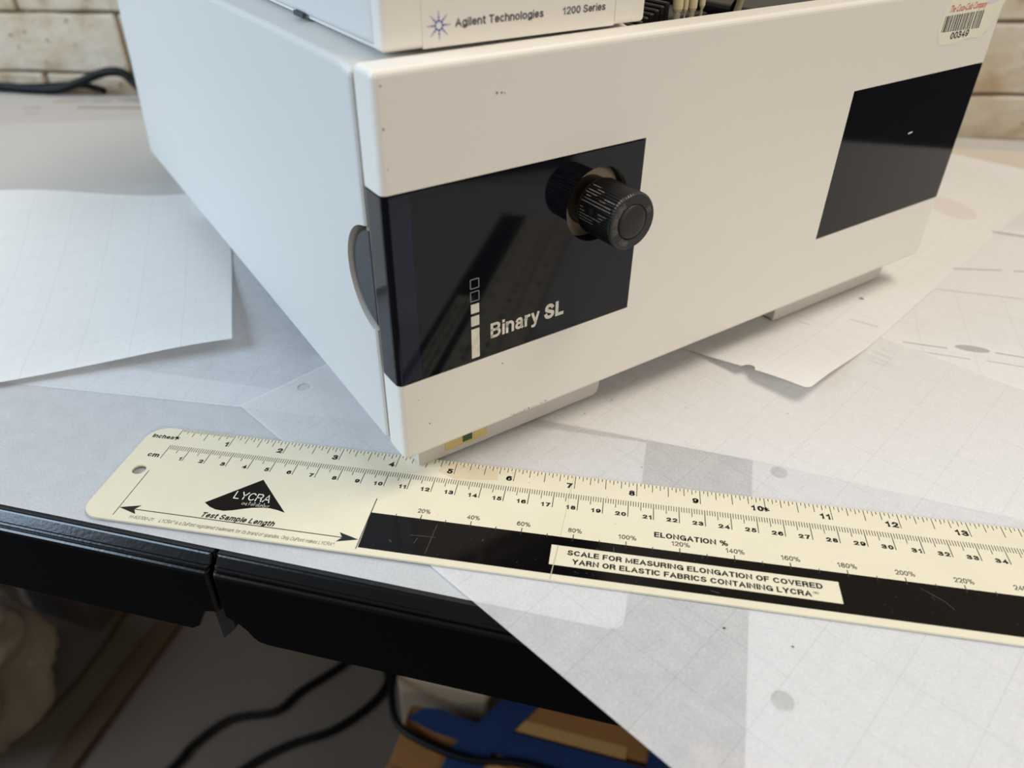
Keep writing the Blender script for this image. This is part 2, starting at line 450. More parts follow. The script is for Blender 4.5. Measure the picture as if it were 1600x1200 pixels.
def script_glyphs(text, bold, shear):
    c = bpy.data.curves.new('t', 'FONT'); c.body = text; c.size = 1.45; c.offset = bold; c.shear = shear; c.resolution_u = 3
    return curve_mesh(c)

def add_text(bm, text, x0, y0, cap, width, fr, bold=0.0, shear=0.0, right=False, spacing=0.0, script=False):
    """text with capital height cap and total width (None: natural), baseline starting at (x0, y0)"""
    me = script_glyphs(text, bold, shear) if script else glyphs(text, bold, shear, spacing)
    xs = [v.co.x for v in me.vertices]; mn, mxx = min(xs), max(xs)
    sx = width/(mxx-mn) if width and width > 0 else cap*(-width if width else 1.0)
    sy = cap
    off = -(mxx-mn)*sx if right else 0
    vv = [bm.verts.new(fr(x0+off+(v.co.x-mn)*sx, y0+v.co.y*sy)) for v in me.vertices]
    for p in me.polygons:
        try: bm.faces.new([vv[i] for i in p.vertices])
        except ValueError: pass
    bpy.data.meshes.remove(me)

def printing(name, bm, m, parent):
    me = bpy.data.meshes.new(name); bm.to_mesh(me); bm.free()
    return link(name, me, m, parent)

def cdt_plate(outline, holes=(), step=0.0):
    """triangulate an outline (mm) with holes; optional inner grid points every step"""
    pts = [Vector(p) for p in outline]; n = len(pts)
    edges = [(i, (i+1) % n) for i in range(n)]
    for h in holes:
        k = len(pts); pts += [Vector(p) for p in h]
        edges += [(k+i, k+(i+1) % len(h)) for i in range(len(h))]
    def inside(q, poly):
        c = False; j = len(poly)-1
        for i in range(len(poly)):
            a, b = poly[i], poly[j]
            if (a[1] > q[1]) != (b[1] > q[1]) and q[0] < (b[0]-a[0])*(q[1]-a[1])/(b[1]-a[1])+a[0]: c = not c
            j = i
        return c
    if step:
        x0, x1 = min(p[0] for p in outline), max(p[0] for p in outline)
        y0, y1 = min(p[1] for p in outline), max(p[1] for p in outline)
        x = x0 + step/2
        while x < x1:
            y = y0 + step/2
            while y < y1:
                if inside((x, y), outline): pts.append(Vector((x, y)))
                y += step
            x += step
    V, _, F, *_r = geometry.delaunay_2d_cdt(pts, edges, [], 1, 1e-5)
    keep = []
    for f in F:
        c = sum((V[i] for i in f), Vector((0, 0)))/len(f)
        if not inside(c, outline): continue
        if any(inside(c, h) for h in holes): continue
        keep.append(f)
    return V, keep

def circle(cx, cy, r, n=20): return [(cx+r*math.cos(2*math.pi*i/n), cy+r*math.sin(2*math.pi*i/n)) for i in range(n)]

def rounded(pts, rads, n=6):
    """round the corners of a polygon"""
    out = []; L = len(pts)
    for i, p in enumerate(pts):
        r = rads[i] if isinstance(rads, (list, tuple)) else rads
        if r <= 0: out.append(tuple(p)); continue
        p = Vector(p); a = (Vector(pts[i-1])-p).normalized(); b = (Vector(pts[(i+1) % L])-p).normalized()
        ang = a.angle(b); d = r/math.tan(ang/2); s = p+a*d; e = p+b*d
        c = p + (a+b).normalized()*(r/math.sin(ang/2))
        a0 = math.atan2(s.y-c.y, s.x-c.x); a1 = math.atan2(e.y-c.y, e.x-c.x); da = (a1-a0+math.pi) % (2*math.pi)-math.pi
        out += [(c.x+r*math.cos(a0+da*k/n), c.y+r*math.sin(a0+da*k/n)) for k in range(n+1)]
    return out

# ================================================================= SETTING
def structure(o): o['kind'] = 'structure'; return o
structure(box('floor', -3000, 3000, -3500, 560, -760, -740, floor_m))
wall = structure(box('wall_back', -1300, 1500, 532, 600, -740, 900, mortar_m))
random.seed(4)
def brick_mesh(seed):
    bm = box_bm(-99, 99, -5, 5, -28.9, 28.9, 2.6, 2)
    bmesh.ops.subdivide_edges(bm, edges=[e for e in bm.edges if e.calc_length() > 0.04], cuts=4, use_grid_fill=True)
    for v in bm.verts:
        n = noise.noise_vector(Vector((v.co.x*26+seed*7, v.co.y*30, v.co.z*34)))
        v.co += Vector((n.x*0.0014, n.y*0.0016, n.z*0.0018))
    return to_mesh(bm, 'brick')
variants = [brick_mesh(s) for s in range(6)]
for v_ in variants: v_.materials.append(brick_m)
slope = math.atan(20/960)
for row in range(-2, 8):
    zc = 46.5 + (row)*60.3
    start = -344 + (99.5 if row % 2 else 0) - (9 if row == 1 else 0)
    for k in range(-3, 9):
        xc = start - 101.5 + 203*k + 1.5
        if xc < -900 or xc > 1200: continue
        o = bpy.data.objects.new('brick', variants[random.randrange(6)]); COL.objects.link(o); o.parent = wall
        o.location = (xc*MM, 0.528, (zc + (xc+450)*20/960)*MM); o.rotation_euler = (0, -slope, 0)

# ================================================================= TABLES
def edge_y(x): return -60.4 - 0.0705*x            # rim line of the table top; the two tables stand flush
EDGE = math.atan(-0.0705)
def table(label, x0, x1, notch_x, side):
    # local frame: x along the edge, y into the table, origin on the rim at world x = 47
    t = thing('worktable', label, 'table', (47, edge_y(47), -740), EDGE)
    H = 740
    c_, s_ = math.cos(EDGE), math.sin(EDGE)
    def back(x): return (518 - edge_y(47) - x*s_)/c_          # rear edge runs parallel to the wall
    prism('tabletop', [(x0, 0.6), (x1, 0.6), (x1, back(x1)), (x0, back(x0))], H-30, H-2.4, 'z', tabt_m, t, 0.3, 1)
    # moulded edge: cross-section (y, z) with shallow band, two ridges and a tall face
    prof = [(0.6, -2.4), (0.0, -2.6), (-0.5, -3.0), (-2.9, -6.0), (-3.5, -5.9), (-4.0, -6.5), (-4.2, -7.6), (-4.9, -7.6),
            (-5.5, -8.2), (-5.8, -9.4), (-5.9, -44.5), (-4.6, -45.3), (-3.2, -44.5), (-3.2, -30), (0.6, -30)]
    bm = bmesh.new(); n = len(prof)
    # stations along x: towards the joint the lower lip is cut away by a moulded notch
    L = abs(x1-x0)
    if side < 0: st = [(0.0, 14.5, 1.2), (0.5, 14.5, 0.4), (1.2, 14.5, 0), (4.0, 14.0, 0), (6.5, 13.0, 0), (9.0, 8.0, 0), (11.5, 2.5, 0), (15.0, 0, 0), (40, 0, 0), (L, 0, 0)]
    else: st = [(0.0, 13.0, 1.0), (0.5, 13.0, 0.3), (1.2, 12.6, 0), (6.0, 9.6, 0), (9.0, 6.4, 0), (11.0, 2.8, 0), (13.0, 0.8, 0), (17.0, 0, 0), (60, 0, 0), (L, 0, 0)]
    rings = []
    for d, cut, inn in st:
        x = (x1-d) if side < 0 else (x0+d)
        ring = []
        for (y, z) in prof:
            if z < -40: z += cut
            if y < 0: y += inn
            ring.append(bm.verts.new((x*MM, y*MM, (H+z)*MM)))
        rings.append(ring)
    for a, b in zip(rings, rings[1:]):
        for i in range(n): bm.faces.new([a[i], a[(i+1) % n], b[(i+1) % n], b[i]])
    bm.faces.new(rings[0]); bm.faces.new(rings[-1][::-1])
    em = link('edge_moulding', to_mesh(bm), edge_m, t)
    em.data.materials.append(face_m)                       # the tall skirt below the ridges is matte
    for p in em.data.polygons:
        if abs(p.normal.y) > 0.9 and p.area > 0 and p.center.z < (H-12)*MM: p.material_index = 1
    box('apron', x0+60, x1-60, 60, 80, H-100, H-30, black_m, t)
    for lx in ((x0+90, x1-900) if side < 0 else (x0+420, x1-90)):
        for ly in (110, 450):
            link('leg', to_mesh(box_bm(lx-20, lx+20, ly-20, ly+20, 0, H-30, 2, 2)), black_m, t)
    return t
tl = table('black worktable on the left, its edge ending at the joint below the ruler', -1150, -1.2, 0, -1)
tr = table('black worktable on the right, under the instrument and most of the ruler', 0.8, 1250, 0, 1)
prism('bracket', [(-37, 710), (-22, 710), (-27, 647), (-35, 637)], 28, 34, 'y', void_m, tr)

# ================================================================= PAPERS
def sheet(name, label, pts, z, ang, m, lifts=(), holes=(), radii=None, step=9, wav=0.12, cat='paper', group=None, seed=0, origin=0, name_print=None):
    o0 = pts[origin]; c, s = math.cos(-ang), math.sin(-ang)
    loc = lambda p: ((p[0]-o0[0])*c-(p[1]-o0[1])*s, (p[0]-o0[0])*s+(p[1]-o0[1])*c)
    P = [loc(p) for p in pts]
    if radii: P = rounded(P, radii)
    dense = []
    for i, p in enumerate(P):                      # points along the outline so that lifted edges curve
        q = P[(i+1) % len(P)]; d = math.hypot(q[0]-p[0], q[1]-p[1]); k = max(1, int(d/step))
        dense += [(p[0]+(q[0]-p[0])*j/k, p[1]+(q[1]-p[1])*j/k) for j in range(k)]
    H = [circle(*loc(h[:2]), h[2]) for h in holes]
    V, F = cdt_plate(dense, H, step)
    LL = [(loc(l[0:2]), l[2], l[3]) for l in lifts]
    me = bpy.data.meshes.new(name); co = []
    for v in V:
        h = wav*noise.noise(Vector((v.x/45+seed, v.y/45, seed*3.1)))
        for (lx, ly), rad, amt in LL:
            d = math.hypot(v.x-lx, v.y-ly)/rad
            if d < 1: h += amt*(1-d)**2*(1+2*d) if amt < 30 else 0
        co.append((v.x*MM, v.y*MM, h*MM))
    me.from_pydata(co, [], [list(f) for f in F])
    o = link(name, me, m, None, (o0[0], o0[1], z), (0, 0, ang), smooth=True)
    return tag(o, label, cat, group)

def polar(p, deg, d): return (p[0]+d*math.cos(math.radians(deg)), p[1]+d*math.sin(math.radians(deg)))
D = math.radians
# B1: plain vellum along the front edge
B1 = sheet('vellum_sheet', 'plain translucent grey sheet along the front table edge, below the left end of the ruler',
      [(200.3, -72.2), (207, 30), (-420, 62), (-420, -29)], -2.05, D(-4), vellum_plain, radii=[5, 0, 0, 0], wav=0.0, cat='paper')
# B4: letter sheet with three holes, under the big sheet at lower right
ll = (236.0, -119.2)
c0 = ll; c1 = polar(c0, 83.5, 279); c2 = polar(c1, -6.5, 216); c3 = polar(c0, -6.5, 216)
B4 = sheet('graph_sheet', 'hole-punched grid sheet lying hidden beneath the large sheet, below the ruler at right',
      [c0, c3, c2, c1], -1.95, D(-6.5), vellum_dense, holes=[(250.3, -89.2, 3.6), (262.8, 19.7, 3.6)], wav=0.0)
B3 = sheet('graph_sheet', 'wide white grid sheet with faint printed text lines, covering the table right of the instrument',
      [(130, 41), (178, 35.3), (254, 25.4), (332, 11), (640, -40), (640, 300), (130, 330)], -1.75, D(-9), vellum_opaque, wav=0.0)
SD = sheet('graph_sheet', 'pale grid sheet left of the instrument with its long edge running above the ruler end',
      [(-420, 17), (18, 22.4), (112, 21.7), (112, 240), (-420, 250)], -1.75, D(1), vellum_dense, wav=0.0)
SF = sheet('backing_sheet', 'dull grey sheet behind the curled sheet at far left',
      [(-700, 170), (40, 190), (40, 440), (-293, 452), (-420, 412), (-700, 360)], -1.55, D(8), bond, wav=0.1, seed=2)
SG = sheet('printed_sheet', 'white sheet with tan and dark printed bars near the wall at far left',
      [(-720, 330), (-420, 398), (-290, 445), (-200, 455), (-200, 520), (-720, 500)], -1.3, D(8), bond_dull, wav=0.1, seed=3)
SH = sheet('backing_sheet', 'beige sheet against the wall behind the instrument at right',
      [(60, 340), (640, 330), (640, 486), (60, 492)], -1.6, 0, bond_beige, wav=0.0, seed=4)
SH2 = sheet('backing_sheet', 'dull white strip of paper tucked against the foot of the wall at right',
      [(60, 470), (640, 462), (640, 521), (60, 521)], -1.85, 0, bond, wav=0.0, seed=4)
RB = sheet('tracing_sheet', 'greyish tracing sheet with a pink mark beside the far right corner of the instrument',
      [(330, 210), (640, 180), (640, 330), (500, 366), (440, 398), (330, 398)], -1.42, D(-12), bond_white, wav=0.0, seed=5)
# SE: curled sheet at left with lifted corner
SE = sheet('curled_sheet', 'large white sheet at left with one lifted corner casting a shadow',
      [(-8.0, 67.5), (-53, 156), (-108, 264), (-146, 266), (-262, 216), (-420, 160), (-300, -90), (-105, 16.6)], -1.2, D(28), vellum_opaque,
      lifts=[(-6, 70.5, 110, 7.0), (-260, 212, 120, 14), (-105, 16.6, 70, 3), (-52, 42, 70, 2.0)], wav=0.15, seed=1)
# S_big: 17 x 11 in grid sheet overhanging the table edge
a0 = (15.6, 23.2)
a1 = polar(a0, -35.0, 432); a2 = polar(a1, 55.0, 279); a3 = polar(a0, 55.0, 279)
SBIG = sheet('large_graph_sheet', 'large grid sheet under the instrument and ruler, overhanging the front table edge',
      [a0, a1, a2, a3], -1.25, D(-35), vellum, holes=[(40.3, 42.6, 3.3)], wav=0.0)
# R1: sheet with lifted corner right of the instrument
r0 = (281.0, 71.5)
R1 = sheet('curled_graph_sheet', 'grid sheet with its near corner curled up, right of the instrument',
      [r0, polar(r0, 54.5, 432), polar(polar(r0, 54.5, 432), 145.5, 279), polar(r0, 145.5, 279)], -1.2, D(54.5), vellum_opaque,
      lifts=[(281, 71.5, 80, 8.5)], holes=[(255.5, 89.2, 3.2)], wav=0.1, seed=7, radii=[4, 0, 0, 0])

def bars_on(parent_sheet, name, m, segs, dz=0.06):
    """faint print lines given in world mm, stored in the sheet's own frame"""
    inv = (Matrix.Translation(parent_sheet.location) @ Matrix.Rotation(parent_sheet.rotation_euler.z, 4, 'Z')).inverted()
    z = parent_sheet.location.z/MM + dz
    def fr(a, b): return inv @ Vector((a*MM, b*MM, z*MM))
    for s in segs:
        bm = bmesh.new()
        if s[0] == 'o':
            poly_add(bm, [(s[1]+s[3]*math.cos(t*math.pi/12)*math.cos(s[5])-s[4]*math.sin(t*math.pi/12)*math.sin(s[5]),
                           s[2]+s[3]*math.cos(t*math.pi/12)*math.sin(s[5])+s[4]*math.sin(t*math.pi/12)*math.cos(s[5])) for t in range(24)], fr)
        else: stroke(bm, s[0], s[1], s[2], fr)
        printing(name, bm, m, parent_sheet)
bars_on(B3, 'printed_line', print_grey, [((317.3, 118.5), (331.2, 110.8), 1.0), ((324, 126), (332.3, 119.4), 1.2), ((320, 122), (331.5, 115), 0.8), ((328.4, 130), (335.5, 126), 1.0),
    ((341.8, 138.7), (363.6, 136.1), 1.2), ((387.2, 135.9), (404, 133), 1.2), ((345, 131), (372, 127), 0.8), ((380, 127), (410, 122), 0.8), ('o', 376.5, 138, 8.5, 3.2, -0.1)], 0.05)
bars_on(R1, 'printed_line', print_grey, [((300, 141), (320, 134), 0.9), ((290, 150), (316, 138), 0.7), ((318, 158), (332, 152), 0.7)])
bars_on(SG, 'printed_bar', print_tan, [((-409, 479), (-380, 488), 4), ((-372, 464), (-250, 484), 7)])
bars_on(SG, 'printed_text', print_grey, [((-372, 488), (-352, 494), 6), ((-346, 494), (-318, 503), 4), ((-425, 452), (-408, 457), 4), ((-410, 436), (-398, 440), 3)], 0.12)
bars_on(RB, 'pink_mark', print_pink, [('o', 425, 340, 14, 22, 0.3)], 0.25)
bars_on(RB, 'printed_line', print_grey, [((395, 235), (425, 238), 1.6), ((432, 238), (460, 240), 1.6), ((440, 300), (500, 285), 3.5)], 0.25)

# specks of dirt on the sheets
bm = bmesh.new(); fr = frame_z(-1.02)
for x, y, r in [(256.0, -69.0, 0.5), (234.0, -65.5, 0.5), (330, 184, 1.4), (178, 45, 0.35), (190, 58, 0.4), (160, 50, 0.35), (225, 58, 0.3), (272, 62, 0.3), (205, 12, 0.3)]:
    poly_add(bm, [(x+r*math.cos(t)*random.uniform(.7, 1.2), y+r*math.sin(t)*random.uniform(.5, 1)) for t in [k*math.pi/4 for k in range(8)]], fr)
inv = (Matrix.Translation(SBIG.location) @ Matrix.Rotation(SBIG.rotation_euler.z, 4, 'Z')).inverted(); bm.transform(inv)
sp = printing('dirt_specks', bm, black_ink, SBIG); sp['kind'] = 'stuff'

# ================================================================= RULER
RU = thing('ruler', 'cream metal elongation ruler with black band, inch and centimetre scales', 'ruler')
out = rounded([(-14.6, -56.3), (400, -56.0), (400, 0.25), (-14.0, 0.25)], [8, 0, 0, 9], 8)
hole = circle(-5.0, -27.8, 2.9, 28)
V, F = cdt_plate(out, [hole])
bm = bmesh.new()
vt = [bm.verts.new((v.x*MM, v.y*MM, 0)) for v in V]; fc = [bm.faces.new([vt[i] for i in f]) for f in F]
bmesh.ops.recalc_face_normals(bm, faces=bm.faces[:])
r = bmesh.ops.extrude_face_region(bm, geom=bm.faces[:])
for g in r['geom']:
    if isinstance(g, bmesh.types.BMVert): g.co.z -= 0.85*MM
link('blade', to_mesh(bm), ruler_m, RU)
Z1, Z2, Z3 = frame_z(0.03), frame_z(0.06), frame_z(0.09)
bm = bmesh.new()                                     # inch scale
for i in range(0, 16*16):
    x = i*25.4/16
    if x > 398: break
    ln = 7.5 if i % 16 == 0 else 5.7 if i % 8 == 0 else 4.1 if i % 4 == 0 else 2.6 if i % 2 == 0 else 1.4
    stroke(bm, (x, 0.1), (x, -ln), 0.27, Z1)
    if i < 16: stroke(bm, (x+25.4/32, 0.1), (x+25.4/32, -1.3), 0.2, Z1)
printing('inch_marks', bm, soft_ink, RU)
bm = bmesh.new()
for i in range(0, 399):
    ln = 19.7 if i % 10 == 0 else 15.5 if i % 5 == 0 else 13.6
    stroke(bm, (i, -10.8), (i, -ln), 0.26 if i % 10 else 0.30, Z1)
printing('centimetre_marks', bm, soft_ink, RU)
bm = bmesh.new()
for i in range(1, 16):
    s = str(i); add_text(bm, s, i*25.4-0.7, -7.5, 3.0, -1.25, Z1, bold=0.24, right=True, spacing=0.06)
for i in range(1, 39):
    s = str(i); add_text(bm, s, i*10-0.7, -19.6, 2.2, -1.35, Z1, bold=0.24, right=True, spacing=0.06)
add_text(bm, 'Inches', -11.3, -7.2, 2.5, 10.2, Z1, bold=0.20)
add_text(bm, 'cm', -6.6, -19.3, 2.6, 5.2, Z1, bold=0.20)
printing('scale_numbers', bm, black_ink, RU)
bm = bmesh.new()                                     # black band around the white text panel
X0, X1 = 99.6, 400
poly_add(bm, [(99.7, -35.0), (X1, -34.4), (X1, -39.0), (172.1, -39.3), (172.1, -53.4), (100.2, -53.4)], Z1)
poly_add(bm, [(275.6, -39.15), (X1, -38.9), (X1, -52.6), (275.6, -53.0)], Z1)
poly_add(bm, [(172.1, -49.0), (275.6, -49.0), (275.6, -53.0), (172.1, -53.4)], Z1)
printing('black_band', bm, mat('band_gloss_black', srgb(13, 11, 11), 0.14, spec=0.22), RU)
bm = bmesh.new()                                     # scratches and specks on the band
random.seed(11)
for _ in range(70):
    x = random.uniform(102, 380); y = random.uniform(-52.5, -36)
    if 171 < x < 277 and -49.5 < y < -39: continue
    a = random.uniform(0, 3.14); l = random.choice([0.25, 0.3, 0.4, 0.8, 1.6]) 
    stroke(bm, (x, y), (x+l*math.cos(a), y+l*math.sin(a)), random.uniform(0.07, 0.2), Z2)
for p, q in (((127, -37), (126, -52)), ((118, -44), (128, -43.5)), ((120.5, -48), (121.3, -45)), ((304, -37), (311, -42)), ((311, -42), (313, -45)), ((195.5, -39.8), (195.2, -36.5)), ((230, -51), (233.5, -51.8))):
    stroke(bm, p, q, 0.12, Z2)
sc_ = printing('scratches', bm, mat('scratch_grey', srgb(150, 142, 128), 0.6, alpha=0.45), RU); sc_['kind'] = 'stuff'
bm = bmesh.new()                                     # percent scale
for k in range(1, 30):
    x = 99.8 + k*10.0
    if x > 396: break
    if k % 2 == 0:
        stroke(bm, (x, -32.9), (x, -36.2), 0.32, Z2); s = '%d%%' % (k*10); w = 5.3 if len(s) == 3 else 6.9
        add_text(bm, s, x-w/2+0.4, -31.9+0.0*k, 2.3, w, Z1, bold=0.15)
    else: stroke(bm, (x, -34.0), (x, -36.0), 0.30, Z2)
printing('percent_scale', bm, soft_ink, RU)
bm = bmesh.new()
add_text(bm, 'ELONGATION %', 210.3, -28.7, 2.7, 27.6, Z1, bold=0.21)
printing('lettering', bm, black_ink, RU); bm = bmesh.new()
add_text(bm, 'Test Sample Length', 34.2, -49.0, 2.7, 30.4, Z1, bold=0.20, shear=0.2)
printing('lettering', bm, black_ink, RU); bm = bmesh.new()
add_text(bm, 'SCALE FOR MEASURING ELONGATION OF COVERED', 178.3, -43.5, 2.5, 91.4, Z1, bold=0.21)
add_text(bm, 'YARN OR ELASTIC FABRICS CONTAINING LYCRA', 180.4, -47.6, 2.5, 85.0, Z1, bold=0.21)
add_text(bm, '\u00ae', 265.8, -47.3, 2.2, 2.1, Z1)
printing('lettering', bm, black_ink, RU)
bm = bmesh.new()
add_text(bm, 'H-63700-01', 6.6, -54.5, 1.7, 10.2, Z1, shear=0.2)
add_text(bm, 'LYCRA\u00ae is a DuPont registered trademark for its brand of spandex. Only DuPont makes LYCRA\u00ae.', 19.3, -54.5, 1.8, 72.0, Z1, shear=0.2)
printing('small_print', bm, soft_ink, RU)
bm = bmesh.new()                                     # dimension arrow
stroke(bm, (-0.5, -27.6), (-0.5, -54.0), 0.30, Z1); stroke(bm, (99.6, -27.1), (99.7, -54.3), 0.34, Z2)
stroke(bm, (4, -49.7), (95, -49.7), 0.42, Z1)
poly_add(bm, [(-0.3, -49.7), (8.0, -47.3), (6.2, -49.7), (8.0, -52.1)], Z2)
poly_add(bm, [(99.3, -49.7), (91.0, -47.3), (92.8, -49.7), (91.0, -52.1)], Z2)
printing('dimension_arrow', bm, black_ink, RU)
bm = bmesh.new()                                     # fan-shaped emblem
low = [(32, -41.3), (35, -43.2), (38, -44.25), (41.5, -44.4), (45, -43.5), (48.5, -42.1), (52, -40.9), (55.5, -40.2), (59, -39.9), (62.5, -40.3), (66, -41.2)]
top_ = [(49.6, -24.7)]
poly_add(bm, low+[(57.8, -33.0)]+top_+[(40.8, -33.0)], Z1)
printing('emblem', bm, mat('emblem_black', srgb(12, 10, 10), 0.2, spec=0.22), RU)
bm = bmesh.new()
add_text(bm, 'LYCRA', 42.0, -37.2, 4.3, 15.6, Z2, bold=0.11, shear=0.0)
add_text(bm, 'ONLY BY DUPONT', 46.9, -39.9, 1.25, 11.6, Z2, shear=0.15)
for k in range(4): poly_add(bm, circle(50+k*2.0, -38.1, 0.25, 8), Z2)
printing('emblem_lettering', bm, mat('emblem_cream', srgb(236, 230, 208), 0.4), RU)
bm = bmesh.new(); stroke(bm, (177, 0.1), (174.6, -39.0), 0.22, frame_z(0.02)); stroke(bm, (174.6, -39.2), (173.3, -56), 0.3, Z3)
printing('score_line', bm, seamline, RU)
bm = bmesh.new(); poly_add(bm, [(122, -1), (145, -2), (146, -8), (128, -10.5), (120, -7)], frame_z(0.015))  # faint orange glow laid over the enamel as colour
printing('glow_patch', bm, glow_m, RU)
bm = bmesh.new()
for (x, y) in ((0.2, -5.8), (254.3, -6.0)):
    for k in range(7):
        a = random.uniform(0, 3.14); l = random.uniform(0.5, 1.4); stroke(bm, (x-l*math.cos(a), y-l*math.sin(a)), (x+l*math.cos(a), y+l*math.sin(a)), 0.35, Z2)
for k in range(30):
    x = random.uniform(-10, 380); y = random.uniform(-34, -1); poly_add(bm, circle(x, y, random.uniform(0.08, 0.2), 5), frame_z(0.02))
s_ = printing('ink_smudges', bm, soft_ink, RU); s_['kind'] = 'stuff'

# ================================================================= PUMP MODULE
YAW = 0.7493
BX, BY = 110.9974, -21.7227
PU = thing('pump_module', 'large cream laboratory pump with two smoked panels and a black front knob', 'laboratory instrument', (BX, BY, -0.9), YAW)
dz = 0.9   # children are given with z above the ruler face
def zz(pts): return [(a, b+dz) for a, b in pts]
# housing: side profile with raked rear, hollow and open on top towards the right
hb = prism_bm([(16, 17+dz), (439, 18+dz), (406, 163.9+dz), (60, 163.9+dz), (24, 163.4+dz), (16, 161.5+dz)], 0, 345, 'x', 2.0, 3)
cav = prism_bm([(19.5, 40), (410, 40), (390, 200), (19.5, 200)], 114, 342, 'x')
gr = bmesh.new(); bmesh.ops.create_cone(gr, cap_ends=True, segments=64, radius1=21*MM, radius2=21*MM, depth=18*MM)
gr.transform(Matrix.Translation((0, 14*MM, (90+dz)*MM)) @ Matrix.Rotation(math.pi/2, 4, 'Y'))
link('housing', boolean(hb, [(cav, 'DIFFERENCE'), (gr, 'DIFFERENCE')]), casing_m, PU)
box('inner_frame', 1.6, 343.4, 6, 18.5, 19+dz, 161+dz, seam_m, PU)
box('grip_liner', 8.6, 9.2, 12, 37, 66+dz, 114+dz, void_m, PU)
# half-disc grip plate
pl = [(16.2, 70.5+dz)] + [(14+17.8*math.cos(t), 90+dz+19*math.sin(t)) for t in [(-1.43+2.86*k/24) for k in range(25)]] + [(16.2, 109+dz)]
prism('grip_plate', pl, 1.2, 6.5, 'x', grip_m, PU, 0.5, 2)
box('chassis', 115, 341, 21, 385, 41, 96, void_m, PU)

# front cover and the two smoked panels, cut from the same rounded slab
def slab(): return box_bm(0, 345, 0, 14, 16.8+dz, 164.4+dz, 2.2, 4)
def cutter(x0, x1, y0, y1, z0, z1): return box_bm(x0, x1, y0, y1, z0+dz, z1+dz)
link('front_cover', boolean(slab(), [(cutter(-20, 110.9, -20, 30, 52.5, 126.6), 'DIFFERENCE'),
                                     (cutter(237.0, 370, -20, 30, 53.0, 126.2), 'DIFFERENCE')]), plastic, PU)
kn_u, kn_z = 89.2, 104.7
hole_c = bmesh.new(); bmesh.ops.create_cone(hole_c, cap_ends=True, segments=72, radius1=14.8*MM, radius2=14.8*MM, depth=60*MM)
hole_c.transform(axis_v(kn_u, kn_z+dz))
back_l = cutter(8, 107, 2.6, 30, 55, 124)
link('smoked_panel', boolean(slab(), [(cutter(-20, 110.5, -20, 30, 52.9, 126.0), 'INTERSECT'), (back_l, 'DIFFERENCE'), (hole_c, 'DIFFERENCE')]), dark_m, PU)
link('smoked_panel', boolean(slab(), [(cutter(237.4, 370, -20, 30, 53.4, 125.6), 'INTERSECT')]), dark_m, PU)
strip = box('panel_edge_strip', 2.4, 9.8, -0.04, 0.05, 53.6+dz, 125.4+dz, mat('navy_acrylic', srgb(24, 29, 44), 0.08, spec=0.28), PU)
# recess behind the knob
cup = lathe_bm([(14.8, -9.0), (14.8, -11.5)], 48, axis_v(kn_u, kn_z+dz))
link('recess_plate', to_mesh(cup), brass_m, PU)
me = boolean(lathe_bm([(15.6, -2.7), (15.6, -9.4)], 64, axis_v(kn_u, kn_z+dz)), [(lathe_bm([(14.8, 5), (14.8, -15)], 64, axis_v(kn_u, kn_z+dz)), 'DIFFERENCE')])
link('recess_wall', me, void_m, PU)
box('panel_backing', 8.5, 106.5, 10.2, 13.6, 55.4+dz, 123.6+dz, void_m, PU)
# knob
n = 120
bm = bmesh.new(); rings = []
prof = [(10.2, 0.2, 0), (10.6, 1.0, 0), (10.9, 1.6, 1), (10.9, 19.0, 1), (10.3, 20.0, 0), (6.9, 20.0, 0), (6.6, 19.6, 0)]
for r_, h_, kk in prof:
    ring = []
    for i in range(n):
        rr = r_ + (0.16 if (i % 2) else -0.14)*(1 if kk else 0)
        ring.append(bm.verts.new((rr*MM*math.cos(2*math.pi*i/n), rr*MM*math.sin(2*math.pi*i/n), h_*MM)))
    rings.append(ring)
for a, b in zip(rings, rings[1:]):
    for i in range(n): bm.faces.new([a[i], a[(i+1) % n], b[(i+1) % n], b[i]])
bm.faces.new(rings[0][::-1]); bm.faces.new(rings[-1])
bm.transform(axis_v(kn_u, kn_z+dz))
knob = link('knob', to_mesh(bm), knob_m, PU)
link('knob_collar', to_mesh(lathe_bm([(9.9, -10), (9.9, 0.6)], 40, axis_v(kn_u, kn_z+dz))), black_m, knob, smooth=False)
link('knob_cap', to_mesh(lathe_bm([(6.5, 19.2), (6.5, 20.0), (6.0, 20.5), (4.2, 20.85), (2, 20.95), (0.2, 21)], 40, axis_v(kn_u, kn_z+dz))), capk_m, knob, smooth=True)
# set-screw hole and worn knurling on the viewer's upper-left flank of the knob
def on_knob(theta, h, r_=11.12):   # theta around the axis, 0 = +u, 90 = up
    return Vector(((kn_u+r_*math.cos(theta))*MM, -h*MM, (kn_z+dz+r_*math.sin(theta))*MM))
th0 = math.radians(166)
bm = bmesh.new()
bm.faces.new([bm.verts.new(on_knob(th0+1.35/11*math.sin(t), 9.5+1.35*math.cos(t), 11.22)) for t in [k*math.pi/10 for k in range(20)]])
printing('set_screw_hole', bm, void_m, knob)
bm = bmesh.new(); random.seed(5)
for i in range(n):
    th = 2*math.pi*(i if i % 2 else i+1)/n
    d = (math.degrees(th)-th0*180/math.pi+180) % 360-180
    if -52 < d < 28 and i % 2:
        e = 1-abs((d+12)/42)
        h0 = 1.8+random.uniform(0, 1.6); h1 = min(18.6, 7+e*13+random.uniform(-4, 3))
        hs = [h0]
        while hs[-1] < h1-1: hs.append(hs[-1]+random.uniform(1.5, 5))
        for a, b in zip(hs[::1], hs[1:]):
            if random.random() < 0.86:
                w = 0.014
                if abs(d) < 9 and not (b < 8.0 or a > 11.0): continue
                bm.faces.new([bm.verts.new(on_knob(th+s*w, h, 11.10)) for s, h in ((-1, a), (1, a), (1, min(b, 18.8)), (-1, min(b, 18.8)))])
